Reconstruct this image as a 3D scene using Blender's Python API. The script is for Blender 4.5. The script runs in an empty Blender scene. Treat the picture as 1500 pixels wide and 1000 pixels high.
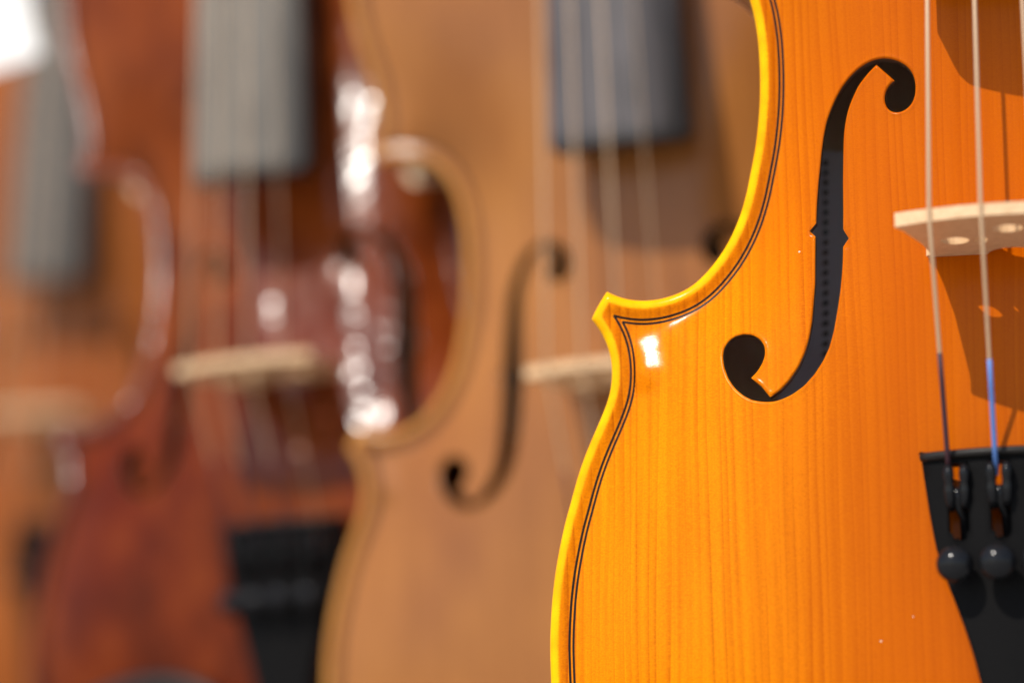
import bpy, math, random
import numpy as np
from mathutils import Matrix, Vector
from mathutils.bvhtree import BVHTree
from mathutils.geometry import delaunay_2d_cdt

random.seed(4)
rng = np.random.default_rng(7)
S = bpy.context.scene
COL = S.collection
MM = 0.001

# ------------------------------------------------------------------ camera
CAM_PITCH = 9.0                      # the photographer looks slightly upwards
CAM_Z = 1.35
cam_d = bpy.data.cameras.new('camera')
cam = bpy.data.objects.new('camera', cam_d)
COL.objects.link(cam)
cam.location = (0, 0, CAM_Z)
cam.rotation_euler = (math.radians(90 + CAM_PITCH), 0, 0)
cam_d.sensor_width = 36.0
cam_d.lens = 5045.0 / 1500.0 * 36.0
cam_d.clip_start = 0.02
cam_d.clip_end = 600
cam_d.dof.use_dof = True
cam_d.dof.focus_distance = 0.755
cam_d.dof.aperture_fstop = cam_d.lens / 22.0
S.camera = cam
CAM = Matrix.Translation((0, 0, CAM_Z)) @ Matrix.Rotation(math.radians(90 + CAM_PITCH), 4, 'X')


def pose(x, y, z, yaw, pitch, roll):
    """hanging pose of one violin, measured from the photographer (mm, degrees)"""
    m = (Matrix.Rotation(math.radians(-yaw), 4, 'Y') @ Matrix.Rotation(math.radians(pitch), 4, 'X')
         @ Matrix.Rotation(math.radians(roll), 4, 'Z'))
    return CAM @ Matrix.Translation(Vector((x, y, z)) * MM) @ m


POSE1 = pose(110.2, 18.7, -756.5, 10, -10, 2.6)
POSE2 = pose(41.0, -12.8, -992.0, 15.8, -8.6, 5.8)
POSE3 = pose(-64.0, -12.4, -1080.0, 24.6, -7.6, 6.4)
POSE4 = pose(-195.0, -37.0, -1548.0, 22.5, -7.8, 3.0)

# ------------------------------------------------------------------ sun and sky
SUN_LOCAL = Vector((-0.50, 1.15, 1.0)).normalized()      # read from the fingerboard and bridge shadows
SUN_DIR = (POSE1.to_3x3() @ SUN_LOCAL).normalized()
SUN_EL = math.asin(SUN_DIR.z)
SUN_AZ = math.atan2(SUN_DIR.x, SUN_DIR.y)
sun_d = bpy.data.lights.new('sun', 'SUN')
sun_d.energy = 3.7
sun_d.angle = math.radians(0.7)
sun_d.color = (1.0, 0.94, 0.85)
sun = bpy.data.objects.new('sun', sun_d)
COL.objects.link(sun)
sun.rotation_euler = SUN_DIR.to_track_quat('Z', 'Y').to_euler()

world = bpy.data.worlds.new('World')
S.world = world
world.use_nodes = True
wn = world.node_tree
bg = wn.nodes['Background']
sky = wn.nodes.new('ShaderNodeTexSky')
sky.sky_type = 'NISHITA'
sky.sun_disc = False
sky.sun_elevation = SUN_EL
sky.sun_rotation = SUN_AZ
sky.dust_density = 1.0
wn.links.new(sky.outputs[0], bg.inputs[0])
bg.inputs[1].default_value = 0.15

S.view_settings.view_transform = 'Standard'
S.view_settings.look = 'None'
S.view_settings.exposure = 0.28
S.view_settings.gamma = 1.0
S.render.engine = 'CYCLES'
S.cycles.use_denoising = True
S.cycles.max_bounces = 12
S.cycles.diffuse_bounces = 8
S.cycles.caustics_reflective = False
S.cycles.caustics_refractive = False


# ------------------------------------------------------------------ materials
class NT:
    def __init__(self, name):
        self.m = bpy.data.materials.new(name)
        self.m.use_nodes = True
        self.t = self.m.node_tree
        self.b = self.t.nodes['Principled BSDF']

    def n(self, kind, **kw):
        nd = self.t.nodes.new('ShaderNode' + kind)
        for k, v in kw.items():
            if k.startswith('i_'):
                key = k[2:]
                nd.inputs[int(key) if key.isdigit() else key].default_value = v
            else:
                setattr(nd, k, v)
        return nd

    def l(self, a, b):
        self.t.links.new(a, b)

    def math(self, op, a, b=None, c=None):
        nd = self.n('Math', operation=op)
        for i, v in enumerate((a, b, c)):
            if v is None:
                continue
            if isinstance(v, (int, float)):
                nd.inputs[i].default_value = v
            else:
                self.l(v, nd.inputs[i])
        return nd.outputs[0]

    def mix(self, fac, a, b, blend='MIX'):
        nd = self.n('Mix', data_type='RGBA', blend_type=blend)
        for sock, v in ((nd.inputs[0], fac), (nd.inputs[6], a), (nd.inputs[7], b)):
            if isinstance(v, (int, float)):
                sock.default_value = v
            elif isinstance(v, tuple):
                sock.default_value = v if len(v) == 4 else v + (1,)
            else:
                self.l(v, sock)
        return nd.outputs[2]

    def noise(self, vec, scale, detail=2.0, rough=0.5):
        nd = self.n('TexNoise', i_Scale=scale, i_Detail=detail, i_Roughness=rough)
        self.l(vec, nd.inputs['Vector'])
        return nd.outputs[0]

    def scaled(self, vec, sx, sy, sz):
        nd = self.n('VectorMath', operation='MULTIPLY')
        self.l(vec, nd.inputs[0])
        nd.inputs[1].default_value = (sx, sy, sz)
        return nd.outputs[0]

    def ramp(self, fac, lo, hi):
        nd = self.n('MapRange', i_1=lo, i_2=hi)
        self.l(fac, nd.inputs[0])
        return nd.outputs[0]

    def coords(self):
        tc = self.n('TexCoord')
        return self.scaled(tc.outputs['Object'], 1000, 1000, 1000)      # millimetres

    def setp(self, **kw):
        for k, v in kw.items():
            k = k.replace('_', ' ')
            s = self.b.inputs[k]
            if hasattr(v, 'is_linked'):
                self.l(v, s)
            else:
                s.default_value = v + (1,) if isinstance(v, tuple) and len(v) == 3 else v

    def bump(self, h, strength, dist):
        nd = self.n('Bump', i_Strength=strength, i_Distance=dist)
        self.l(h, nd.inputs['Height'])
        self.l(nd.outputs[0], self.b.inputs['Normal'])
        return nd


def spruce(name, light, mid, dark, coat=0.25, crough=0.07, rough=0.5, lines=0.5, ripple=0.0, deep=None, rim=None, low=None, dust=0.0):
    t = NT(name)
    p = t.coords()
    sep = t.n('SeparateXYZ')
    t.l(p, sep.inputs[0])
    warp = t.noise(t.scaled(p, 0.02, 0.006, 0), 1.0, 2)
    xw = t.math('ADD', sep.outputs[0], t.math('MULTIPLY', warp, 7.0))
    comb = t.n('CombineXYZ')
    t.l(xw, comb.inputs[0])
    t.l(t.math('MULTIPLY', sep.outputs[1], 0.012), comb.inputs[1])
    v = comb.outputs[0]
    streak = t.noise(t.scaled(v, 0.55, 1, 1), 1.0, 4, 0.62)
    # annual rings: uneven spacing, soft rise and a sharp dark late-wood line
    uneven = t.math('ADD', xw, t.math('MULTIPLY', t.noise(t.scaled(v, 0.25, 0.3, 1), 1.0, 1), 5.0))
    saw = t.math('FRACT', t.math('MULTIPLY', uneven, 0.45))
    late = t.math('POWER', saw, 2.8)
    big = t.noise(t.scaled(p, 0.022, 0.014, 0.0), 1.0, 2)
    silk = t.noise(t.scaled(p, 1.1, 3.6, 1), 1.0, 2, 0.6)
    c = t.mix(t.ramp(big, 0.3, 0.7), mid, light)
    c = t.mix(t.math('MULTIPLY', t.ramp(streak, 0.42, 0.82), 0.7), c, dark)
    lf = t.math('MULTIPLY', late, t.math('MULTIPLY', t.ramp(t.noise(t.scaled(v, 0.11, 0.8, 1), 1.0, 2), 0.25, 0.7), lines))
    c = t.mix(lf, c, t.mix(1.0, dark, (0.85, 0.62, 0.6), 'MULTIPLY'))
    c = t.mix(t.math('MULTIPLY', t.ramp(silk, 0.4, 0.7), 0.4), c, light)
    speck = t.noise(t.scaled(p, 2.2, 2.8, 1), 1.0, 2, 0.7)
    c = t.mix(t.math('MULTIPLY', t.ramp(speck, 0.45, 0.75), 0.45), c, dark)
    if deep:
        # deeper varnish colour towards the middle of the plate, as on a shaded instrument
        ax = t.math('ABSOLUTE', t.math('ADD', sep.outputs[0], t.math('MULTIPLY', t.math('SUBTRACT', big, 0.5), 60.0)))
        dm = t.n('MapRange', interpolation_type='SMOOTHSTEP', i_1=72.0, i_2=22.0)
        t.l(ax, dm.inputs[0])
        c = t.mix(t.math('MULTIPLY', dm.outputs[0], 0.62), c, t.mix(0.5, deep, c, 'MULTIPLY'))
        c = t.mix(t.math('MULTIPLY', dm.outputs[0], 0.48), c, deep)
    if low:
        # the varnish is redder and darker on the lower half
        lm = t.n('MapRange', interpolation_type='SMOOTHSTEP', i_1=70.0, i_2=-70.0)
        t.l(t.math('ADD', sep.outputs[1], t.math('MULTIPLY', t.math('SUBTRACT', big, 0.5), 200.0)), lm.inputs[0])
        c = t.mix(t.math('MULTIPLY', lm.outputs[0], 0.8), c, low)
        mott = t.noise(t.scaled(p, 0.05, 0.038, 0.0), 1.0, 3, 0.55)
        c = t.mix(t.math('MULTIPLY', t.ramp(mott, 0.45, 0.7), 0.75), c, (0.045, 0.005, 0.001))
        c = t.mix(t.math('MULTIPLY', t.ramp(mott, 0.48, 0.3), 0.25), c, light)
    if dust:
        # a few specks of rosin dust
        vo = t.n('TexVoronoi', i_Scale=0.13)
        t.l(t.scaled(p, 1, 1, 0.0), vo.inputs['Vector'])
        vs = t.n('SeparateColor')
        t.l(vo.outputs['Color'], vs.inputs[0])
        size = t.math('MULTIPLY', t.math('POWER', vs.outputs[0], 4.0), 0.035)
        dot = t.math('LESS_THAN', vo.outputs['Distance'], size)
        c = t.mix(t.math('MULTIPLY', dot, dust), c, (0.8, 0.7, 0.5))
    if rim:
        # rubbed, paler varnish on the raised edge
        at = t.n('Attribute', attribute_name='rim')
        rm = t.n('MapRange', interpolation_type='SMOOTHSTEP', i_1=2.45, i_2=1.75)
        t.l(t.math('ADD', at.outputs['Fac'], t.math('MULTIPLY', t.math('SUBTRACT', silk, 0.5), 0.9)), rm.inputs[0])
        c = t.mix(rm.outputs[0], c, t.mix(t.ramp(t.noise(t.scaled(p, 0.15, 0.15, 0.15), 1.0, 3), 0.3, 0.7), rim[0], rim[1]))
    h = t.math('ADD', t.math('MULTIPLY', late, -0.5), t.math('MULTIPLY', silk, 0.6))
    h = t.math('ADD', h, t.math('MULTIPLY', t.noise(p, 2.2, 2), 0.5))
    t.setp(Base_Color=c, Roughness=rough, Specular_IOR_Level=0.0, Coat_Weight=coat, Coat_Roughness=crough, Coat_IOR=1.5)
    b = t.bump(h, 0.12, 0.0004)
    cb = t.n('Bump', i_Strength=0.05, i_Distance=0.0004)
    t.l(h, cb.inputs['Height'])
    last = cb
    if ripple:
        # relief added for its glints on treble side and rim: steps across the grain
        n20 = t.noise(t.scaled(p, 0.05, 0.045, 0), 1.0, 2)
        yy = t.math('ADD', sep.outputs[1], t.math('MULTIPLY', t.noise(t.scaled(p, 0.12, 0.2, 0), 1.0, 1), 2.0))
        fr = t.math('FRACT', t.math('MULTIPLY', yy, 1 / 2.3))
        hh = t.math('MULTIPLY', t.math('MULTIPLY', fr, -2.3 * ripple), t.math('ADD', t.math('MULTIPLY', n20, 0.9), 0.55))
        hh = t.math('ADD', hh, t.math('MULTIPLY', t.noise(t.scaled(p, 0.07, 0.014, 0), 1.0, 1), 3.2))
        side = t.n('MapRange', interpolation_type='SMOOTHSTEP', i_1=-24.0, i_2=-6.0)
        t.l(sep.outputs[0], side.inputs[0])
        rim_a = t.n('Attribute', attribute_name='rim')
        edge_off = t.ramp(rim_a.outputs['Fac'], 3.0, 6.0)
        rp = t.n('Bump', i_Distance=0.001)
        lower_off = t.ramp(sep.outputs[1], -34.0, -24.0)
        on_rim = t.math('SUBTRACT', 1.0, t.ramp(rim_a.outputs['Fac'], 2.6, 4.0))
        zone = t.math('MAXIMUM', t.math('MULTIPLY', side.outputs[0], edge_off), on_rim)
        zone = t.math('MULTIPLY', zone, lower_off)
        t.l(zone, rp.inputs['Strength'])
        t.l(t.math('ADD', t.math('MULTIPLY', zone, 0.45), coat), t.b.inputs['Coat Weight'])   # gloss raised there to strengthen the glints
        t.l(hh, rp.inputs['Height'])
        last = rp
    t.l(last.outputs[0], t.b.inputs['Coat Normal'])
    return t.m


def wood(name, c1, c2, coat=1.0, crough=0.08, rough=0.45, sx=0.4, sy=0.03):
    t = NT(name)
    p = t.coords()
    g = t.noise(t.scaled(p, sx, sy, sx), 1.0, 4, 0.6)
    f = t.noise(t.scaled(p, 2.5, 2.5, 2.5), 1.0, 2)
    c = t.mix(t.ramp(g, 0.35, 0.7), c1, c2)
    c = t.mix(t.math('MULTIPLY', f, 0.2), c, c2)
    t.setp(Base_Color=c, Roughness=rough, Coat_Weight=coat, Coat_Roughness=crough)
    t.bump(f, 0.08, 0.0003)
    return t.m


def plain(name, c, rough=0.4, metal=0.0, coat=0.0, crough=0.1, var=0.25, scale=1.2, bump=0.05, spec=0.5):
    t = NT(name)
    p = t.coords()
    f = t.noise(p, scale, 3)
    c2 = tuple(x * (1 - var) for x in c)
    t.setp(Base_Color=t.mix(f, c, c2), Roughness=rough, Metallic=metal, Coat_Weight=coat, Coat_Roughness=crough, Specular_IOR_Level=spec)
    if bump:
        t.bump(f, bump, 0.0003)
    return t.m


M = {}
RIM1 = ((0.93, 0.48, 0.002), (0.82, 0.34, 0.002))
RIM2 = ((0.50, 0.22, 0.04), (0.42, 0.17, 0.03))
RIM3 = ((0.20, 0.05, 0.025), (0.12, 0.03, 0.015))
RIM4 = ((0.20, 0.06, 0.02), (0.14, 0.035, 0.012))
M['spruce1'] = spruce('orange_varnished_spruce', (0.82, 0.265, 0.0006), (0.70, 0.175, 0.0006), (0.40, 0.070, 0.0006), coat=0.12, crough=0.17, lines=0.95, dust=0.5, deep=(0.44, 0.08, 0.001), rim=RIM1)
M['edge1'] = wood('yellow_varnished_edge', *RIM1, sx=0.05, sy=0.05, coat=0.25)
M['spruce2'] = spruce('tan_varnished_spruce', (0.42, 0.165, 0.036), (0.215, 0.073, 0.022), (0.17, 0.055, 0.012), coat=0.55, crough=0.22, rim=RIM2)
M['edge2'] = wood('tan_varnished_edge', *RIM2, sx=0.05, sy=0.05, crough=0.25, coat=0.4)
M['spruce3'] = spruce('red_brown_varnished_spruce', (0.30, 0.068, 0.010), (0.15, 0.026, 0.004), (0.08, 0.010, 0.002), crough=0.19, coat=0.26, ripple=0.37, rim=RIM3, low=(0.10, 0.0095, 0.001))
M['edge3'] = wood('red_brown_varnished_edge', *RIM3, sx=0.05, sy=0.05, coat=1.0, crough=0.15)
M['spruce4'] = spruce('chestnut_varnished_spruce', (0.34, 0.10, 0.016), (0.22, 0.055, 0.012), (0.14, 0.032, 0.008), crough=0.15, rim=RIM4)
M['edge4'] = wood('chestnut_varnished_edge', *RIM4, sx=0.05, sy=0.05, coat=0.5)
M['maple1'] = wood('orange_varnished_maple', (0.55, 0.2, 0.02), (0.4, 0.11, 0.01))
M['maple2'] = wood('tan_varnished_maple', (0.36, 0.15, 0.04), (0.25, 0.09, 0.02))
M['maple3'] = wood('red_brown_varnished_maple', (0.16, 0.03, 0.01), (0.1, 0.015, 0.006))
M['maple4'] = wood('chestnut_varnished_maple', (0.2, 0.05, 0.015), (0.12, 0.03, 0.01))
M['purfling'] = plain('black_purfling', (0.012, 0.006, 0.003), 0.4, coat=0.15, crough=0.06, spec=0.1)
M['rawwood'] = wood('bare_spruce_inside', (0.74, 0.60, 0.42), (0.64, 0.48, 0.30), coat=0.0, rough=0.8)
M['holewall'] = wood('stained_hole_edge', (0.16, 0.07, 0.025), (0.09, 0.035, 0.012), coat=0.3)
M['bridge'] = wood('pale_bare_maple', (0.72, 0.49, 0.27), (0.58, 0.36, 0.18), coat=0.15, crough=0.3, rough=0.5, sx=0.6, sy=0.6)
M['ebony'] = plain('black_ebony', (0.018, 0.015, 0.013), 0.45, coat=0.0, var=0.5, spec=0.2)


def board(name, sheen, dark):
    """black ebony with its sheen painted grey, and painted shade along the treble edge"""
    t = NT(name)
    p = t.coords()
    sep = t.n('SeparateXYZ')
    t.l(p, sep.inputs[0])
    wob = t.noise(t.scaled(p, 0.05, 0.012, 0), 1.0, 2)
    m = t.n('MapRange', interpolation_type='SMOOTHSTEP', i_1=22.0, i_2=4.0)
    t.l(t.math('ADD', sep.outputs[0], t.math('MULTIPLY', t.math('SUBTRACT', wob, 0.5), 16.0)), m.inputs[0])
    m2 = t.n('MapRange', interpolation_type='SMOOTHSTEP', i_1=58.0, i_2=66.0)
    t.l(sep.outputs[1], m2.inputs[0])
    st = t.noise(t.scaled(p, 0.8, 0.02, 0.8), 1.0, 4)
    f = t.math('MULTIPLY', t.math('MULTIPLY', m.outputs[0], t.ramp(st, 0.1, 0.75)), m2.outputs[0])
    t.setp(Base_Color=t.mix(f, dark, sheen), Roughness=0.42, Specular_IOR_Level=0.35)  # grey stands in for reflected sky, black for the shaded treble side
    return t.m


M['board'] = board('sheen_ebony', (0.135, 0.118, 0.118), (0.010, 0.009, 0.008))
M['board3'] = board('warm_sheen_ebony', (0.235, 0.205, 0.165), (0.02, 0.016, 0.012))
M['board4'] = board('dim_sheen_ebony', (0.15, 0.125, 0.10), (0.02, 0.016, 0.012))
M['plastic'] = plain('black_composite', (0.0055, 0.005, 0.005), 0.6, var=0.4, spec=0.07)
M['gloss'] = plain('black_polished_metal', (0.010, 0.010, 0.011), 0.3, coat=0.35, crough=0.12, var=0.2, bump=0.02, spec=0.0)
M['string'] = plain('wound_metal', (0.66, 0.44, 0.26), 0.42, metal=0.45, var=0.1, scale=6)
M['silk_purple'] = plain('dark_purple_silk', (0.05, 0.012, 0.02), 0.6)
M['silk_blue'] = plain('blue_silk', (0.10, 0.22, 0.55), 0.5)
M['paper'] = plain('pale_paper', (0.86, 0.89, 0.95), 0.8, var=0.08)
M['ink'] = plain('dark_ink', (0.15, 0.17, 0.16), 0.7)
M['card'] = plain('white_card', (0.86, 0.84, 0.80), 0.6, var=0.05)
M['cotton'] = plain('white_cotton', (0.7, 0.68, 0.62), 0.8)


def paving(name):
    t = NT(name)
    tc = t.n('TexCoord')
    br = t.n('TexBrick', i_Scale=1.6)
    t.l(tc.outputs['Object'], br.inputs['Vector'])
    br.inputs['Color1'].default_value = (0.50, 0.47, 0.42, 1)
    br.inputs['Color2'].default_value = (0.44, 0.41, 0.37, 1)
    br.inputs['Mortar'].default_value = (0.16, 0.15, 0.14, 1)
    t.setp(Base_Color=br.outputs[0], Roughness=0.85)
    return t.m


M['paving'] = paving('pale_paving')


# ------------------------------------------------------------------ mesh helpers
def link(name, verts, faces, mats, parent=None, smooth=True, midx=None):
    """one mesh object from millimetre data"""
    me = bpy.data.meshes.new(name)
    v = np.asarray(verts, float) * MM
    me.from_pydata(v.tolist(), [], [list(map(int, f)) for f in faces])
    for m in (mats if isinstance(mats, (list, tuple)) else [mats]):
        me.materials.append(M[m])
    if smooth:
        me.polygons.foreach_set('use_smooth', np.ones(len(me.polygons), bool))
    if midx is not None:
        me.polygons.foreach_set('material_index', np.asarray(midx, np.int32))
    me.update()
    o = bpy.data.objects.new(name, me)
    COL.objects.link(o)
    if parent:
        o.parent = parent
    return o


class Bag:
    def __init__(self):
        self.v, self.f = [], []

    def add(self, v, f):
        k = len(self.v)
        self.v += [tuple(map(float, p)) for p in v]
        self.f += [[i + k for i in q] for q in f]
        return self

    def tube(self, path, rad, n=10, caps=True):
        path = np.asarray(path, float)
        rad = np.broadcast_to(np.asarray(rad, float), (len(path),))
        tan = np.gradient(path, axis=0)
        tan /= np.linalg.norm(tan, axis=1)[:, None]
        ref = np.array([0, 0, 1.0]) if abs(tan[0][2]) < 0.9 else np.array([1.0, 0, 0])
        v = []
        for p, t, r in zip(path, tan, rad):
            a = np.cross(t, ref)
            a /= np.linalg.norm(a)
            b = np.cross(a, t)
            for k in range(n):
                w = 2 * math.pi * k / n
                v.append(p + r * (a * math.cos(w) + b * math.sin(w)))
        f = []
        for i in range(len(path) - 1):
            for k in range(n):
                k2 = (k + 1) % n
                f.append([i * n + k, i * n + k2, (i + 1) * n + k2, (i + 1) * n + k])
        if caps:
            f.append(list(range(n))[::-1])
            f.append([(len(path) - 1) * n + k for k in range(n)])
        return self.add(v, f)

    def ball(self, c, r, nu=20, nv=12):
        r = np.broadcast_to(np.asarray(r, float), (3,))
        v, f = [], []
        for i in range(nv + 1):
            a = math.pi * i / nv
            for k in range(nu):
                w = 2 * math.pi * k / nu
                v.append((c[0] + r[0] * math.sin(a) * math.cos(w), c[1] + r[1] * math.sin(a) * math.sin(w), c[2] + r[2] * math.cos(a)))
        for i in range(nv):
            for k in range(nu):
                k2 = (k + 1) % nu
                f.append([i * nu + k, (i + 1) * nu + k, (i + 1) * nu + k2, i * nu + k2])
        return self.add(v, f)

    def loft(self, rings, caps=True):
        """closed rings of equal length"""
        n = len(rings[0])
        v = [p for r in rings for p in r]
        f = []
        for i in range(len(rings) - 1):
            for k in range(n):
                k2 = (k + 1) % n
                f.append([i * n + k, i * n + k2, (i + 1) * n + k2, (i + 1) * n + k])
        if caps:
            f.append(list(range(n))[::-1])
            f.append([(len(rings) - 1) * n + k for k in range(n)])
        return self.add(v, f)

    def obj(self, name, mats, parent=None, smooth=True, bevel=0.0, angle=None):
        o = link(name, self.v, self.f, mats, parent, smooth)
        if bevel:
            b = o.modifiers.new('bevel', 'BEVEL')
            b.width = bevel * MM
            b.segments = 3
            b.limit_method = 'ANGLE'
            b.angle_limit = math.radians(angle or 40)
        return o


def smooth_curve(pts, sigma, step):
    """arc-length resampled, gaussian-smoothed open curve that keeps its end points"""
    p = np.asarray(pts, float)
    s = np.r_[0, np.cumsum(np.linalg.norm(np.diff(p, axis=0), axis=1))]
    fine = np.linspace(0, s[-1], max(8, int(s[-1] / 0.15)))
    q = np.stack([np.interp(fine, s, p[:, k]) for k in range(2)], 1)
    h = fine[1] - fine[0]
    m = int(4 * sigma / h)
    k = np.exp(-0.5 * (np.arange(-m, m + 1) * h / sigma) ** 2)
    k /= k.sum()
    ext = np.concatenate([2 * q[0] - q[1:m + 1][::-1], q, 2 * q[-1] - q[-m - 1:-1][::-1]])
    q = np.stack([np.convolve(ext[:, c], k, 'valid') for c in range(2)], 1)
    s = np.r_[0, np.cumsum(np.linalg.norm(np.diff(q, axis=0), axis=1))]
    t = np.linspace(0, s[-1], max(2, int(round(s[-1] / step)) + 1))
    return np.stack([np.interp(t, s, q[:, c]) for c in range(2)], 1)


def inside(P, poly):
    x, y = P[:, 0], P[:, 1]
    res = np.zeros(len(P), bool)
    for a, b in zip(poly, np.roll(poly, -1, 0)):
        c = (a[1] > y) != (b[1] > y)
        if a[1] != b[1]:
            res ^= c & (x < (b[0] - a[0]) * (y - a[1]) / (b[1] - a[1]) + a[0])
    return res


def dist_to(P, poly, closed=True):
    a = poly if closed else poly[:-1]
    b = np.roll(poly, -1, 0) if closed else poly[1:]
    out = np.empty(len(P))
    ab = b - a
    L = (ab ** 2).sum(1) + 1e-12
    for i in range(0, len(P), 2000):
        q = P[i:i + 2000]
        ap = q[:, None] - a[None]
        t = np.clip((ap * ab).sum(2) / L, 0, 1)
        out[i:i + 2000] = np.sqrt(((ap - t[..., None] * ab) ** 2).sum(2).min(1))
    return out


# ------------------------------------------------------------------ outline of the body (mm, bridge at the origin)
LOWER = [(0, -164), (-28, -163), (-50, -160), (-66, -155), (-80, -147.5), (-91, -137), (-98, -126), (-102.4, -113), (-104.4, -100), (-104.8, -90),
         (-104.9, -82.7), (-104.7, -78.1), (-104.2, -71.7), (-103.4, -65.9), (-102.3, -60.4), (-101.0, -54.9), (-99.9, -51.4), (-98.9, -47.8),
         (-97.8, -44.3), (-96.4, -40.5), (-94.9, -37.0), (-93.3, -33.6), (-91.8, -30.3), (-90.5, -27.0), (-89.9, -23.8), (-89.8, -20.6),
         (-90.2, -17.4), (-91.0, -14.6), (-91.9, -12.7), (-92.8, -11.3), (-94.2, -9.3)]
WAIST = [(-90.6, -3.2), (-88.8, -4.3), (-86.5, -5.1), (-84.2, -5.6), (-81.9, -5.8), (-78.8, -5.6), (-76.5, -5.1), (-73.4, -4.1),
         (-70.4, -2.3), (-67.6, 0.4), (-64.7, 3.9), (-62.3, 7.8), (-60.3, 12.2), (-58.7, 17.2), (-57.2, 24.0), (-56.4, 27.6),
         (-55.6, 32.9), (-55.15, 37.4), (-54.9, 42), (-54.85, 47), (-55.0, 52.0), (-55.6, 57.5), (-56.8, 63), (-59.0, 68), (-62.5, 72), (-67, 74.4),
         (-72, 75.4), (-76.5, 75.6), (-79.5, 74.8)]
UPPER = [(-82.6, 80.0), (-81.0, 82.2), (-80.0, 84.8), (-79.6, 88), (-79.8, 92), (-80.6, 98), (-82.4, 105), (-84.6, 113), (-86.4, 122), (-87, 131),
         (-86.6, 141), (-84.6, 151), (-80.6, 161), (-74, 171), (-64, 180.5), (-50, 188), (-34, 192.5), (-16, 194.8), (0, 195.4)]
segL = smooth_curve(LOWER, 1.6, 0.8)
segW = smooth_curve(WAIST, 1.6, 0.8)
segU = smooth_curve(UPPER, 1.6, 0.8)
segL[0] = (0, segL[0][1])
segU[-1] = (0, segU[-1][1])


def corner(a, b, bulge):
    """the blunt end of a corner, very slightly hollow, with rounded tips"""
    a, b = np.array(a), np.array(b)
    n = np.array([-(b - a)[1], (b - a)[0]])
    n /= np.linalg.norm(n)
    t = np.linspace(0, 1, 9)[1:-1]
    return np.array([a + (b - a) * u + n * bulge * (math.sin(math.pi * u)) for u in t])


def round_join(poly, it=2):
    return poly


left = np.concatenate([segL, corner(segL[-1], segW[0], 0.15), segW, corner(segW[-1], segU[0], 0.15), segU])
right = left[1:-1][::-1] * (-1, 1)
OUT = np.concatenate([left, right])           # clockwise seen from the front

F_TIP = (-27.9, 42.1)
F_A = [F_TIP, (-29.3, 41.0), (-30.8, 39.5), (-32.1, 38.0), (-33.0, 36.4), (-34.0, 34.4), (-34.7, 32.6), (-35.2, 30.6), (-35.6, 28.4), (-35.8, 26.5),
       (-36.0, 22.5), (-36.2, 16.4), (-36.3, 9.6), (-36.4, 5.7)]
F_NR = (-35.2, 3.5)
F_B = [(-36.5, 1.6), (-36.7, -2.3), (-37.0, -5.6), (-37.4, -8.9), (-38.1, -12.9), (-38.9, -17.0), (-40.0, -20.8), (-41.4, -23.7), (-43.4, -26.6),
       (-45.7, -29.0), (-48.4, -30.8), (-51.0, -31.8), (-52.7, -32.1), (-54.7, -32.0), (-57.2, -31.4), (-59.2, -30.2), (-61.1, -28.4), (-62.7, -25.9),
       (-63.6, -23.3), (-64.0, -20.7), (-63.7, -18.7), (-62.7, -17.2), (-61.2, -16.2), (-59.2, -15.9), (-57.0, -16.4), (-55.3, -17.7), (-54.4, -19.4),
       (-54.3, -21.2), (-54.9, -23.1), (-56.1, -25.0), (-57.5, -26.3)]
F_C = [(-57.5, -26.3), (-55.2, -28.4), (-53.3, -31.0)]
F_D = [(-53.3, -31.0), (-51.0, -29.6), (-49.0, -27.6), (-46.9, -24.7), (-45.4, -21.6), (-44.4, -18.3), (-43.7, -14.6), (-43.3, -10.3), (-42.9, -6.0),
       (-42.8, -0.1), (-42.7, 4.9)]
F_NL = (-44.0, 6.4)
F_E = [(-42.5, 8.0), (-42.3, 12.0), (-41.9, 16.7), (-41.4, 20.7), (-41.0, 24.1), (-40.4, 27.8), (-39.6, 31.2), (-38.5, 33.8), (-37.2, 36.3), (-35.7, 38.5),
       (-33.9, 40.4), (-32.1, 41.8), (-30.3, 42.7), (-28.6, 43.25), (-26.5, 43.4), (-24.6, 43.0), (-22.8, 42.2), (-21.3, 41.1), (-20.2, 39.7), (-19.6, 38.1),
       (-19.4, 36.3), (-19.6, 34.2), (-20.3, 32.5), (-21.4, 31.4), (-22.8, 30.75), (-24.2, 30.8), (-25.4, 31.4), (-26.1, 32.5), (-26.4, 33.8), (-26.2, 35.3),
       (-25.6, 36.6), (-24.8, 37.5), (-24.0, 38.0)]
F_F = [(-24.0, 38.0), (-25.7, 39.8), F_TIP]
fparts = [smooth_curve(F_A, 0.5, 0.45)[:-1], [F_A[-1]], [F_NR], smooth_curve(F_B, 0.5, 0.45)[:-1], smooth_curve(F_C, 0.3, 0.45)[:-1],
          smooth_curve(F_D, 0.5, 0.45), [F_NL], smooth_curve(F_E, 0.5, 0.45)[:-1], smooth_curve(F_F, 0.3, 0.45)[:-1]]
FH = np.concatenate([np.asarray(q, float).reshape(-1, 2) for q in fparts])
FH2 = (FH * (-1, 1))[::-1]


def offset(poly, d, closed=True):
    if closed:
        t = np.roll(poly, -1, 0) - np.roll(poly, 1, 0)
    else:
        t = np.gradient(poly, axis=0)
    t /= np.linalg.norm(t, axis=1)[:, None] + 1e-12
    return poly + d * np.stack([t[:, 1], -t[:, 0]], 1)


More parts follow.
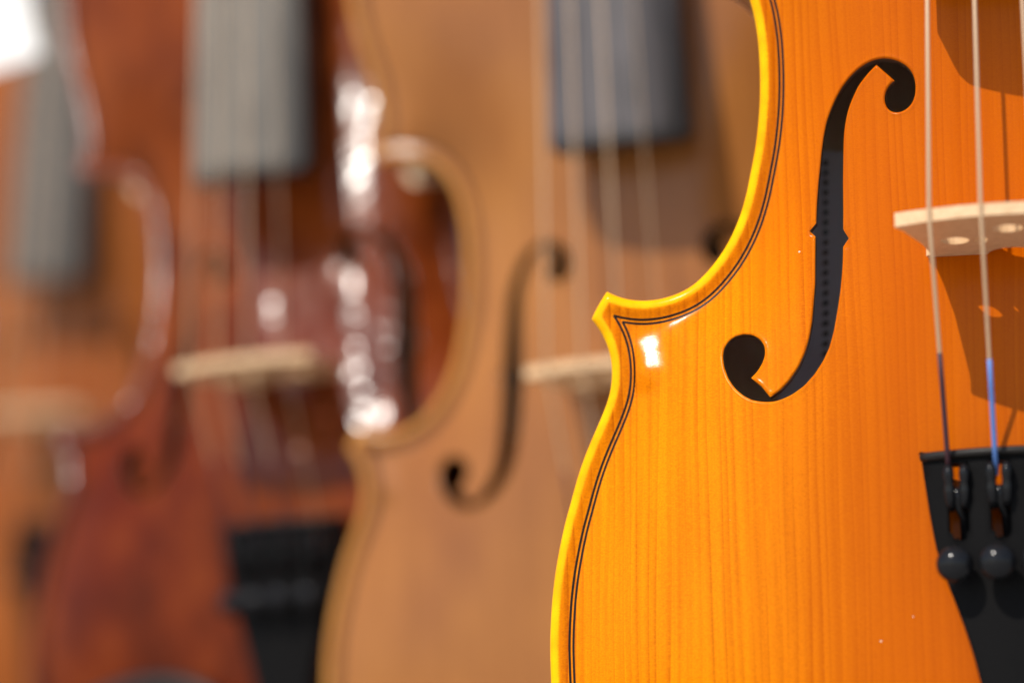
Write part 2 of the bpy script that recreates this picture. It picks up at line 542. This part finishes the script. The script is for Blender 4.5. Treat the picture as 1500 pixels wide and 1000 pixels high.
# OUT runs clockwise, so its inward normal is to the right of travel
RINGS = [0.12, 0.35, 0.7, 1.2, 1.8, 2.4, 3.0, 3.6, 4.2, 4.8, 5.4, 6.2, 7.2, 8.5, 10.0, 12.0]
E_D = np.array([0, 0.12, 0.35, 0.7, 1.2, 1.8, 2.4, 3.0, 3.6, 4.2, 4.8, 5.4, 6.2, 7.2, 8.5, 10.0, 12.0, 500])
E_Z = np.array([-2.0, -1.3, -0.8, -0.38, -0.10, 0.0, -0.06, -0.28, -0.58, -0.82, -0.95, -0.98, -0.92, -0.75, -0.48, -0.22, 0.0, 0.0])


def thin(pts, tol):
    if len(pts) == 0:
        return pts
    keep = [0]
    for i in range(1, len(pts)):
        if np.linalg.norm(pts[i] - pts[keep[-1]]) > tol:
            keep.append(i)
    return pts[keep]


def build_plate_field():
    pts = [OUT, FH, FH2]
    for d in RINGS:
        q = offset(OUT, d)
        q = q[dist_to(q, OUT) > d - 0.03]
        pts.append(thin(q, 0.45 if d < 6 else 0.8))
    for fh, sgn in ((FH, 1), (FH2, 1)):
        for d, sp in ((0.22, 0.4), (0.45, 0.4), (0.7, 0.45), (1.0, 0.6), (1.5, 0.8)):
            for sd in (d, -d):
                q = offset(fh, sd)
                q = q[(dist_to(q, fh) > d - 0.02) & ~inside(q, fh)]
                pts.append(thin(q, sp))
    h = 1.7
    gx, gy = np.meshgrid(np.arange(-110, 110, h), np.arange(-166, 197, h * 0.866))
    gx = gx + (np.arange(gx.shape[0])[:, None] % 2) * h / 2
    g = np.stack([gx.ravel(), gy.ravel()], 1)
    g = g[inside(g, OUT)]
    g = g[dist_to(g, OUT) > 13.0]
    g = g[(dist_to(g, FH) > 2.1) & (dist_to(g, FH2) > 2.1)]
    pts.append(g)
    n0, n1 = len(OUT), len(FH)
    P = np.concatenate(pts)
    ed = [(i, (i + 1) % n0) for i in range(n0)]
    ed += [(n0 + i, n0 + (i + 1) % n1) for i in range(n1)]
    ed += [(n0 + n1 + i, n0 + n1 + (i + 1) % n1) for i in range(n1)]
    r = delaunay_2d_cdt([Vector(p) for p in P.tolist()], ed, [], 0, 1e-5, True)
    V = np.array([(v.x, v.y) for v in r[0]])
    T = np.array([list(f) for f in r[2]])
    c = V[T].mean(1)
    T = T[inside(c, OUT)]
    a, b, cc = V[T[:, 0]], V[T[:, 1]], V[T[:, 2]]
    ar = 0.5 * ((b[:, 0] - a[:, 0]) * (cc[:, 1] - a[:, 1]) - (b[:, 1] - a[:, 1]) * (cc[:, 0] - a[:, 0]))
    ok = np.abs(ar) > 1e-7
    T, ar = T[ok], ar[ok]
    flip = ar < 0
    T[flip] = T[flip][:, [0, 2, 1]]
    ar = np.abs(ar)
    dist = dist_to(V, OUT)
    # arching: screened membrane over the plate (finite elements, conjugate gradients)
    lam = 27.0
    I, J, W = [], [], []
    Mv = np.zeros(len(V))
    for k in range(3):
        i, j, l = T[:, k], T[:, (k + 1) % 3], T[:, (k + 2) % 3]
        e1, e2 = V[i] - V[l], V[j] - V[l]
        cot = (e1 * e2).sum(1) / (2 * ar)
        w = 0.5 * cot
        I += [i, j]
        J += [j, i]
        W += [w, w]
        Mv += np.bincount(i, ar / 3, len(V))
    I, J, W = np.concatenate(I), np.concatenate(J), np.concatenate(W)
    D = np.bincount(I, W, len(V))
    free = (dist > 4.0) & (Mv > 0)
    fr = free.astype(float)

    def A(u):
        return fr * (D * u - np.bincount(I, W * u[J], len(V)) + Mv / lam ** 2 * u)
    bvec = fr * Mv / lam ** 2
    pre = 1.0 / np.maximum(D + Mv / lam ** 2, 1e-9)
    u = np.zeros(len(V))
    rr = bvec - A(u)
    z = pre * rr
    p = z.copy()
    rz = (rr * z).sum()
    for it in range(900):
        Ap = A(p)
        al = rz / (p * Ap).sum()
        u += al * p
        rr -= al * Ap
        z = pre * rr
        rz2 = (rr * z).sum()
        if rz2 < 1e-14 * max(1, abs(bvec).sum()):
            break
        p = z + rz2 / rz * p
        rz = rz2
    uc = u / u.max()
    arch = 15.5 * uc ** 2 * (3 - 2 * uc)
    Z = arch + np.interp(dist, E_D, E_Z)
    # the corners are scooped: the plate swings up into each lower corner
    for sx in (-1, 1):
        dx, dy = V[:, 0] * -sx + 81.0, V[:, 1] + 17.0
        rr = np.sqrt((dx / 3.0) ** 2 + ((dy + 1.0) / 4.6) ** 2)
        win = np.clip((2.3 - rr) / 1.5, 0, 1)
        win = win * win * (3 - 2 * win) * np.clip((dist - 4.0) / 2.5, 0, 1)
        Z = Z + win * (0.35 + 0.117 * dx - 0.34 * dy - Z)
    return V, T, dist, Z, n0, n1


PV, PT, PD, PZ, N0, N1 = build_plate_field()


BVH = BVHTree.FromPolygons([Vector((a, b, c)) for (a, b), c in zip(PV.tolist(), PZ.tolist())], PT.tolist())


def plate_z(P):
    """height of the plate's surface under each point"""
    P = np.asarray(P, float).reshape(-1, 2)
    out = np.empty(len(P))
    for i, (x, y) in enumerate(P.tolist()):
        h = BVH.ray_cast(Vector((x, y, 100)), Vector((0, 0, -1)))
        out[i] = h[0].z if h[0] is not None else PZ[((PV - (x, y)) ** 2).sum(1).argmin()]
    return out


# ------------------------------------------------------------------ parts of a violin
def add_front_plate(root):
    c = PV[PT].mean(1)
    hole = inside(c, FH) | inside(c, FH2)
    T = PT[~hole]
    dF = np.minimum(dist_to(PV, FH), dist_to(PV, FH2))
    Z = PZ + np.interp(dF, [0, 0.22, 0.45, 0.7, 1.0, 1.5], [-0.28, 0.02, 0.13, 0.09, 0.015, 0.0])
    V = np.c_[PV, Z]
    fc = PD[T].mean(1)
    faces = T.tolist()
    midx = [0] * len(faces)
    verts = V.tolist()

    def wall(idx, prof, mat):
        prev = idx
        for dx, dz in prof:
            k = len(verts)
            base = V[idx]
            off = offset(base[:, :2], dx)
            for (x, y), z in zip(off, base[:, 2] + dz):
                verts.append([x, y, z])
            cur = list(range(k, k + len(idx)))
            for i in range(len(idx)):
                j = (i + 1) % len(idx)
                faces.append([prev[i], prev[j], cur[j], cur[i]])
                midx.append(mat)
            prev = cur
    # rounded lower half of the edge, then the overhang back to the ribs
    wall(list(range(N0)), [(0.15, -0.9), (0.6, -1.7), (1.2, -2.0), (3.6, -2.0)], 1)
    # walls of the two f-holes (own vertices, so their rim stays crisp)
    for s in (N0, N0 + N1):
        idx = list(range(s, s + N1))
        k = len(verts)
        base = V[idx]
        for z0 in (0.0, -3.2):
            for x, y, z in base:
                verts.append([x, y, z + z0])
        for i in range(N1):
            j = (i + 1) % N1
            faces.append([k + i, k + j, k + N1 + j, k + N1 + i])
            midx.append(2)
    o = link('front_plate', verts, faces, ['spruce1', 'edge1', 'holewall'], root, True, midx)
    a = o.data.attributes.new('rim', 'FLOAT', 'POINT')
    rim = np.zeros(len(verts))
    rim[:len(PV)] = PD
    a.data.foreach_set('value', rim)
    return o


def seg_cross(P, Q):
    """first crossing of two open polylines: (i, point on P, j)"""
    for i in range(len(P) - 1):
        a, r = P[i], P[i + 1] - P[i]
        c, s = Q[:-1], Q[1:] - Q[:-1]
        den = r[0] * s[:, 1] - r[1] * s[:, 0]
        den[den == 0] = 1e-12
        qp = c - a
        t = (qp[:, 0] * s[:, 1] - qp[:, 1] * s[:, 0]) / den
        u = (qp[:, 0] * r[1] - qp[:, 1] * r[0]) / den
        h = np.where((t >= 0) & (t <= 1) & (u >= 0) & (u <= 1))[0]
        if len(h):
            return i, a + t[h[0]] * r, h[0]
    return None


def extended(seg, n=10.0):
    a = seg[0] + (seg[0] - seg[3]) / np.linalg.norm(seg[0] - seg[3]) * n
    b = seg[-1] + (seg[-1] - seg[-4]) / np.linalg.norm(seg[-1] - seg[-4]) * n
    return a, b


def add_purfling(plate):
    """two thin black lines let into the plate, meeting in a sting at every corner"""
    bag = Bag()

    def lines_at(d):
        L, W, U = offset(segL, d, False), offset(segW, d, False), offset(segU, d, False)
        L[0][0] = 0
        U[-1][0] = 0
        x = seg_cross(L[len(L) // 2:], W)
        if x:
            k = len(L) // 2 + x[0]
            L = np.concatenate([L[:k + 1], [x[1]]])
            W = np.concatenate([[x[1]], W[x[2] + 1:]])
        x = seg_cross(W[len(W) // 2:], U)
        if x:
            k = len(W) // 2 + x[0]
            W = np.concatenate([W[:k + 1], [x[1]]])
            U = np.concatenate([[x[1]], U[x[2] + 1:]])
        return L, W, U
    for d in (4.5, 5.4):
        for c in lines_at(d):
            c = thin(c, 0.5)
            n = offset(c, 1, False) - c
            s = np.linalg.norm(np.gradient(c, axis=0), axis=1)
            for sx in (1, -1):
                rows = []
                for o in (-0.26, 0, 0.26):
                    q = c + n * o
                    z = plate_z(q) + 0.04
                    rows.append(np.c_[q * (sx, 1), z])
                m = len(c)
                v = np.concatenate(rows)
                f = []
                for k in range(2):
                    for i in range(m - 1):
                        q = [k * m + i, k * m + i + 1, (k + 1) * m + i + 1, (k + 1) * m + i]
                        f.append(q if sx < 0 else q[::-1])
                bag.add(v, f)
    return bag.obj('purfling', 'purfling', plate)


def add_ribs_and_back(root):
    q = offset(OUT, 3.0)
    q = thin(q[dist_to(q, OUT) > 2.97], 0.8)
    n = len(q)
    v = np.concatenate([np.c_[q, np.full(n, z)] for z in (-3.9, -14, -24, -34.5)])
    f = []
    for k in range(3):
        for i in range(n):
            j = (i + 1) % n
            f.append([k * n + i, (k + 1) * n + i, (k + 1) * n + j, k * n + j])
    link('ribs', v, f, 'maple1', root)
    # back: edge ring plus a coarse arched sheet
    o = thin(OUT, 2.2)
    g = np.stack([a.ravel() for a in np.meshgrid(np.arange(-104, 105, 7.0), np.arange(-160, 194, 7.0))], 1)
    g = g[inside(g, OUT)]
    g = g[dist_to(g, OUT) > 5]
    P = np.concatenate([o, g])
    m = len(o)
    r = delaunay_2d_cdt([Vector(p) for p in P.tolist()], [(i, (i + 1) % m) for i in range(m)], [], 0, 1e-5, True)
    V = np.array([(a.x, a.y) for a in r[0]])
    T = np.array([list(a) for a in r[2]])
    T = T[inside(V[T].mean(1), OUT)]
    A = V[T]
    ar = (A[:, 1, 0] - A[:, 0, 0]) * (A[:, 2, 1] - A[:, 0, 1]) - (A[:, 1, 1] - A[:, 0, 1]) * (A[:, 2, 0] - A[:, 0, 0])
    T[ar < 0] = T[ar < 0][:, [0, 2, 1]]
    arch = np.maximum(plate_z(V), 0) * 0.9
    k = len(V)
    v = np.concatenate([np.c_[V, -34.4 - arch], np.c_[V, -38.4 - arch]])
    f = T.tolist() + (T[:, ::-1] + k).tolist()
    mi = [1] * len(T) + [0] * len(T)
    for i in range(m):
        j = (i + 1) % m
        f.append([i, k + i, k + j, j])
        mi.append(0)
    link('back_plate', v, f, ['maple1', 'rawwood'], root, True, mi)


BR_Y = 0.2
FOOT_Z = float(plate_z([(-12, BR_Y)])[0])


def bridge_top(x):
    return FOOT_Z + 34.2 - x * x / 88.0


def add_bridge(root):
    half = [(-5.2, 0.2), (-18.0, -0.3), (-18.3, 1.0), (-17.4, 2.4), (-17.6, 5.5), (-18.6, 12), (-20.2, 18), (-21.8, 24), (-22.9, 26.6), (-23.4, 27.4)]
    top = [(x, 34.2 - x * x / 88.0) for x in np.linspace(-23.3, 0, 22)]
    arch = [(0, 5.4), (-1.8, 5.0), (-3.6, 3.8), (-4.7, 2.2)]
    L = half + top
    outline = arch[1:] + L + [(-x, z) for x, z in L[:-1][::-1]] + [(-x, z) for x, z in arch[::-1]]
    outline = np.array(outline)

    def ell(cx, cz, a, b, n=20):
        return np.array([(cx + a * math.cos(t), cz + b * math.sin(t)) for t in np.linspace(0, 2 * math.pi, n, endpoint=False)])
    holes = [ell(-11.6, 13.4, 3.1, 3.0), ell(-6.2, 13.0, 1.5, 2.7), ell(11.6, 13.4, 3.1, 3.0), ell(6.2, 13.0, 1.5, 2.7), ell(-0.2, 22.0, 3.2, 3.2)]
    loops = [outline] + holes
    P = np.concatenate(loops)
    ed, k = [], 0
    for q in loops:
        ed += [(k + i, k + (i + 1) % len(q)) for i in range(len(q))]
        k += len(q)
    r = delaunay_2d_cdt([Vector(p) for p in P.tolist()], ed, [], 0, 1e-5, True)
    V = np.array([(a.x, a.y) for a in r[0]])
    T = np.array([list(a) for a in r[2]])
    c = V[T].mean(1)
    ok = inside(c, outline)
    for q in holes:
        ok &= ~inside(c, q)
    T = T[ok]
    A = V[T]
    ar = (A[:, 1, 0] - A[:, 0, 0]) * (A[:, 2, 1] - A[:, 0, 1]) - (A[:, 1, 1] - A[:, 0, 1]) * (A[:, 2, 0] - A[:, 0, 0])
    T[ar < 0] = T[ar < 0][:, [0, 2, 1]]
    th = 5.0 - 2.5 * np.clip(V[:, 1], 0, 34) / 34
    n = len(V)
    v = np.concatenate([np.c_[V[:, 0], BR_Y - th * 0.5, V[:, 1] + FOOT_Z], np.c_[V[:, 0], BR_Y + th * 0.5, V[:, 1] + FOOT_Z]])
    f = T.tolist() + (T[:, ::-1] + n).tolist()
    k = 0
    for li, q in enumerate(loops):
        m = len(q)
        cw = (np.roll(q, -1, 0)[:, 0] * q[:, 1] - q[:, 0] * np.roll(q, -1, 0)[:, 1]).sum() > 0
        for i in range(m):
            a, b = k + i, k + (i + 1) % m
            quad = [a, b, b + n, a + n]
            if cw == (li == 0):
                quad = quad[::-1]
            f.append(quad)
        k += m
    b = Bag()
    b.add(v, f)
    o = b.obj('bridge', 'bridge', root, smooth=False)
    return o


STR_X = [-16.0, -5.3, 5.3, 16.0]
STR_R = [0.44, 0.41, 0.36, 0.16]
TAIL_Y = -46.0


def tail_z(x, y):
    return 27.0 - 0.028 * (y + 46) * -1 * 0 - x * x / 75.0 - max(0, (-y - 46)) * 0.035


def add_strings(root):
    for i, (x, r) in enumerate(zip(STR_X, STR_R)):
        bag = Bag()
        zb = bridge_top(x) + r
        nut = (x * 0.5, 325, 25.0)
        tp = (x * 0.925, -52.0, tail_z(x, -52) + 1.4)
        up = [np.array((x, BR_Y, zb)) * (1 - t) + np.array(nut) * t for t in np.linspace(0, 1, 8)]
        dn = [np.array((x, BR_Y, zb)) * (1 - t) + np.array(tp) * t for t in np.linspace(0, 1, 6)]
        bag.tube(dn[::-1][:-1] + up, r, 8)
        s = bag.obj('string', 'string', root)
        # silk-wrapped tail end of the string
        if i < 3:
            a, b = dn[0], dn[-1]
            t0 = 0.52 if i == 0 else 0.56
            w = Bag().tube([a * (1 - t) + b * t for t in np.linspace(t0, 1.0, 5)], r * 1.25, 8)
            w.obj('silk_winding', 'silk_blue' if i == 1 else 'silk_purple', s)


def add_tailpiece(root):
    side = [(-46, 20.8), (-52, 20.2), (-58, 19.5), (-63, 18.8), (-67, 18.1), (-71, 17.0), (-75, 15.7), (-79, 14.3), (-83, 13.0), (-88.5, 11.4), (-95.5, 9.8),
            (-105, 8.6), (-120, 7.8), (-140, 7.6), (-152, 7.2), (-155, 6.0)]
    sy = np.array([a for a, _ in side])[::-1]
    sw = np.array([b for _, b in side])[::-1]
    ys = np.r_[np.arange(-155, -95, 4.0), np.arange(-95, -45.9, 1.5)]
    ys[-1] = -46.0
    w = np.interp(ys, sy, sw)
    outl = np.concatenate([np.c_[-w, ys], np.c_[w, ys][::-1]])       # clockwise
    top = np.c_[np.linspace(-w[-1], w[-1], 22)[1:-1], np.full(20, -46.0)]
    outl = np.concatenate([np.c_[-w, ys], top, np.c_[w, ys][::-1]])
    slots = []
    cx = [x * 0.87 for x in (-15.2, -5.0, 5.0, 15.2)]
    for c in cx:
        q = [(c - 2.0, -49.0), (c + 2.0, -49.0)]
        q += [(c + 2.0 * math.cos(t), -63.0 - 2.0 * math.sin(t)) for t in np.linspace(0, math.pi, 10)]
        slots.append(np.array(q))
    loops = [outl] + slots
    g = np.stack([a.ravel() for a in np.meshgrid(np.arange(-20, 20.1, 2.0), np.arange(-152, -47, 3.0))], 1)
    g = g[inside(g, outl)]
    g = g[dist_to(g, outl) > 0.9]
    for s in slots:
        g = g[~inside(g, s)]
        g = g[dist_to(g, s) > 0.7]
    P = np.concatenate(loops + [g])
    ed, k = [], 0
    for q in loops:
        ed += [(k + i, k + (i + 1) % len(q)) for i in range(len(q))]
        k += len(q)
    r = delaunay_2d_cdt([Vector(p) for p in P.tolist()], ed, [], 0, 1e-5, True)
    V = np.array([(a.x, a.y) for a in r[0]])
    T = np.array([list(a) for a in r[2]])
    c = V[T].mean(1)
    ok = inside(c, outl)
    for s in slots:
        ok &= ~inside(c, s)
    T = T[ok]
    A = V[T]
    ar = (A[:, 1, 0] - A[:, 0, 0]) * (A[:, 2, 1] - A[:, 0, 1]) - (A[:, 1, 1] - A[:, 0, 1]) * (A[:, 2, 0] - A[:, 0, 0])
    T[ar < 0] = T[ar < 0][:, [0, 2, 1]]
    zt = np.array([tail_z(x, y) for x, y in V])
    n = len(V)
    v = np.concatenate([np.c_[V, zt], np.c_[V, zt - 4.0]])
    f = T.tolist() + (T[:, ::-1] + n).tolist()
    k = 0
    for q in loops:
        m = len(q)
        for i in range(m):
            a, b = k + i, k + (i + 1) % m
            f.append([a, b, b + n, a + n])
        k += m
    me_bag = Bag().add(v, f)
    o = me_bag.obj('tailpiece', 'plastic', root, bevel=0.5, angle=50)
    # raised ridge the strings pass over
    rid = Bag()
    xs = np.linspace(-20.6, 20.6, 24)
    rid.tube([(x, -46.9, tail_z(x, -46) + 0.3) for x in xs], 1.0, 10)
    rid.obj('string_ridge', 'ebony', o)
    for c in cx:
        z0 = tail_z(c, -52)
        b = Bag()
        for s in (-1, 1):
            b.tube([(c + s * 1.65, -49.6, z0 + 0.2), (c + s * 1.65, -50.2, z0 + 1.9), (c + s * 1.65, -51.6, z0 + 2.3), (c + s * 1.6, -53.0, z0 + 1.5),
                    (c + s * 1.6, -54.6, z0 + 1.9), (c + s * 1.5, -57.2, z0 + 1.2), (c + s * 1.2, -58.6, z0 - 0.4)], [0.7, 1.1, 1.2, 1.0, 1.15, 1.0, 0.7], 10)
        b.tube([(c, -54, z0 + 0.6), (c, -57, z0 + 0.2), (c + 1.2, -60, z0 - 3.0), (c + 1.3, -66, z0 - 4.5)], [1.2, 1.2, 1.1, 1.0], 10)
        b.obj('fine_tuner', 'gloss', o)
        zk = tail_z(c, -70)
        k = Bag()
        k.tube([(c - 0.4, -70.0, zk - 4), (c - 0.4, -70.3, zk + 4)], 1.5, 12)
        k.ball((c - 0.9, -70.6, zk + 5.2), (3.9, 3.9, 3.2), 28, 16)
        k.obj('tuner_knob', 'gloss', o)


def add_fingerboard(root):
    rings = []
    for y, cut in [(59, 3.4), (59.5, 2.0), (60.4, 0.9), (62.0, 0.0)] + [(q, 0.0) for q in np.linspace(80, 325, 10)]:
        t = (y - 59) / 266
        hw = 20.5 * (1 - t) + 12.0 * t - cut
        zc = 39.0 * (1 - t) + 22.5 * t
        r = []
        for x in np.linspace(-hw, hw, 17):
            r.append((x, y, zc - x * x / 84.0))
        for x in np.linspace(hw, -hw, 9):
            r.append((x, y, zc - hw * hw / 84.0 - 8.0 + (1 - (x / hw) ** 2) * 1.5))
        rings.append(r)
    b = Bag().loft(rings)
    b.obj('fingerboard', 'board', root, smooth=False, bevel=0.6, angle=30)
    rings = []
    for y, hw, top, dep in ((150, 13, 24, 22), (185, 13, 23, 24), (198, 14, 22.5, 60), (206, 13, 22, 30), (225, 10, 21.5, 17), (280, 10, 17, 15), (326, 11, 15.5, 14)):
        r = []
        for a in np.linspace(0, math.pi, 13):
            r.append((hw * math.cos(a), y, top - dep * math.sin(a)))
        rings.append(r)
    Bag().loft(rings).obj('neck', 'maple1', root)


def add_label_paper(root):
    """paper label glued inside the back, seen through the f-hole"""
    x0, x1, y0, y1 = LABEL
    n = 14
    gx, gy = np.meshgrid(np.linspace(x0, x1, n), np.linspace(y0, y1, n))
    P = np.stack([gx.ravel(), gy.ravel()], 1)
    z = -34.4 - np.maximum(plate_z(P), 0) * 0.9 + 0.9
    f = []
    for i in range(n - 1):
        for j in range(n - 1):
            f.append([i * n + j, i * n + j + 1, (i + 1) * n + j + 1, (i + 1) * n + j])
    o = link('paper_label', np.c_[P, z], f, 'paper', root)
    bag = Bag()
    k = int((y1 - y0 - 4) / 2.25)
    for i in range(k):
        t = i / (k - 1)
        cy = y1 - 3 - t * (y1 - y0 - 6)
        cx = -43.7 - 2.7 * t
        zc = float(-34.4 - max(plate_z([(cx, cy)])[0], 0) * 0.9 + 1.05)
        q = [(cx + sx * 0.95, cy + sy * 0.72, zc) for sx, sy in ((-1, -0.6), (-0.5, -1), (0.5, -1), (1, -0.6), (1, 0.6), (0.5, 1), (-0.5, 1), (-1, 0.6))]
        bag.add(q, [list(range(8))])
    for xx in np.arange(-32, x1 - 2, 2.25):
        zc = float(-34.4 - max(plate_z([(xx, y1 - 2)])[0], 0) * 0.9 + 1.05)
    bag.obj('printed_border', 'ink', o, smooth=False)


def add_chin_rest(root):
    ring_o, n = [], 40
    bag = Bag()
    rows = []
    cx, cy = -52.0, -121.0
    for rr, dz in ((1.0, 0.0), (1.04, 3.0), (1.0, 5.5), (0.9, 6.0), (0.7, 4.6), (0.4, 3.2), (0.05, 2.8)):
        row = []
        for k in range(n):
            a = 2 * math.pi * k / n
            x = cx + 40 * rr * math.cos(a)
            y = cy + (31 + 3 * math.cos(a)) * rr * math.sin(a)
            row.append((x, y, 16.0 + dz + 0.03 * (x - cx) ** 2 / 10))
        rows.append(row)
    bag.loft(rows)
    c = bag.obj('chin_rest', 'ebony', root)


LABEL = (-56.5, 30.0, -36.0, 34.8)


def build_violin():
    root = bpy.data.objects.new('violin', None)
    root.empty_display_size = 0.05
    COL.objects.link(root)
    p = add_front_plate(root)
    add_purfling(p)
    add_ribs_and_back(root)
    add_bridge(root)
    add_strings(root)
    add_tailpiece(root)
    add_fingerboard(root)
    return root


def copy_tree(o, swap, parent=None, skip=()):
    c = o.copy()
    COL.objects.link(c)
    if parent:
        c.parent = parent
    if o.type == 'MESH':
        for s in c.material_slots:
            key = next((k for k, m in M.items() if m == s.material), None)
            if key in swap:
                new = M[swap[key]]
                s.link = 'OBJECT'
                s.material = new
    for ch in list(o.children):
        if ch.name.split('.')[0] not in skip:
            copy_tree(ch, swap, c, skip)
    return c


def describe(o, label, cat, group=None):
    o['label'] = label
    o['category'] = cat
    if group:
        o['group'] = group


GROUP = 'violins hanging in a row'
v1 = build_violin()
v2 = copy_tree(v1, {'spruce1': 'spruce2', 'edge1': 'edge2', 'maple1': 'maple2', 'silk_blue': 'silk_purple'})
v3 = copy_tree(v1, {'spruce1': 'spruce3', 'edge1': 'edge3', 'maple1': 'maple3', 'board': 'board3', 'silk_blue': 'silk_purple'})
for ch in v2.children:                      # its bridge has been knocked to the bass side
    kind = ch.name.split('.')[0]
    if kind in ('bridge', 'string'):
        ch.location.x = -3.5 * MM
    elif kind == 'fingerboard':
        ch.location = (2.0 * MM, 4.5 * MM, 0)
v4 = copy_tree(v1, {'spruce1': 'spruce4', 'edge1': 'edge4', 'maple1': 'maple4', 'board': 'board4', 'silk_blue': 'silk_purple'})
add_label_paper(v1)
add_chin_rest(v3)
for o, m in ((v1, POSE1), (v2, POSE2), (v3, POSE3), (v4, POSE4)):
    o.matrix_world = m
describe(v1, 'glossy orange violin with bright yellow edge, the sharp one nearest the camera', 'violin', GROUP)
describe(v2, 'matte tan brown violin hanging behind the glossy orange one', 'violin', GROUP)
describe(v3, 'dark red violin with black chin rest, glinting behind the tan one', 'violin', GROUP)
describe(v4, 'chestnut brown violin at the far left, furthest back behind the red one', 'violin', GROUP)


def add_tag():
    """blank white price tag in front of the far violin"""
    root = bpy.data.objects.new('price_tag', None)
    COL.objects.link(root)
    b = Bag()
    w, h, t = 52, 62, 0.5
    b.add([(-w / 2, -h / 2, 0), (w / 2, -h / 2, 0), (w / 2, h / 2 - 8, 0), (w / 2 - 8, h / 2, 0), (-w / 2 + 8, h / 2, 0), (-w / 2, h / 2 - 8, 0)]
          + [(-w / 2, -h / 2, -t), (w / 2, -h / 2, -t), (w / 2, h / 2 - 8, -t), (w / 2 - 8, h / 2, -t), (-w / 2 + 8, h / 2, -t), (-w / 2, h / 2 - 8, -t)],
          [[0, 1, 2, 3, 4, 5], [11, 10, 9, 8, 7, 6]] + [[i, i + 6, (i + 1) % 6 + 6, (i + 1) % 6] for i in range(6)])
    b.obj('card', 'card', root, smooth=False)
    c = Bag()
    c.tube([(0, 26, 0.6), (1.5, 40, 0.5), (4, 70, 0), (6, 120, -2)], 0.5, 6)
    c.obj('thread', 'cotton', root)
    describe(root, 'blank white paper price tag hanging at the top left corner', 'price tag')
    root.matrix_world = pose(-199.5, 123, -1230, 10, -10, 17)


add_tag()

# ------------------------------------------------------------------ ground under the stall (reflected in the varnish)
gd = Bag()
gd.add([(200000 * math.cos(a), 200000 * math.sin(a), 0) for a in np.linspace(0, 2 * math.pi, 48, endpoint=False)], [list(range(48))])
g = gd.obj('ground', 'paving', None, smooth=False)
g['kind'] = 'structure'
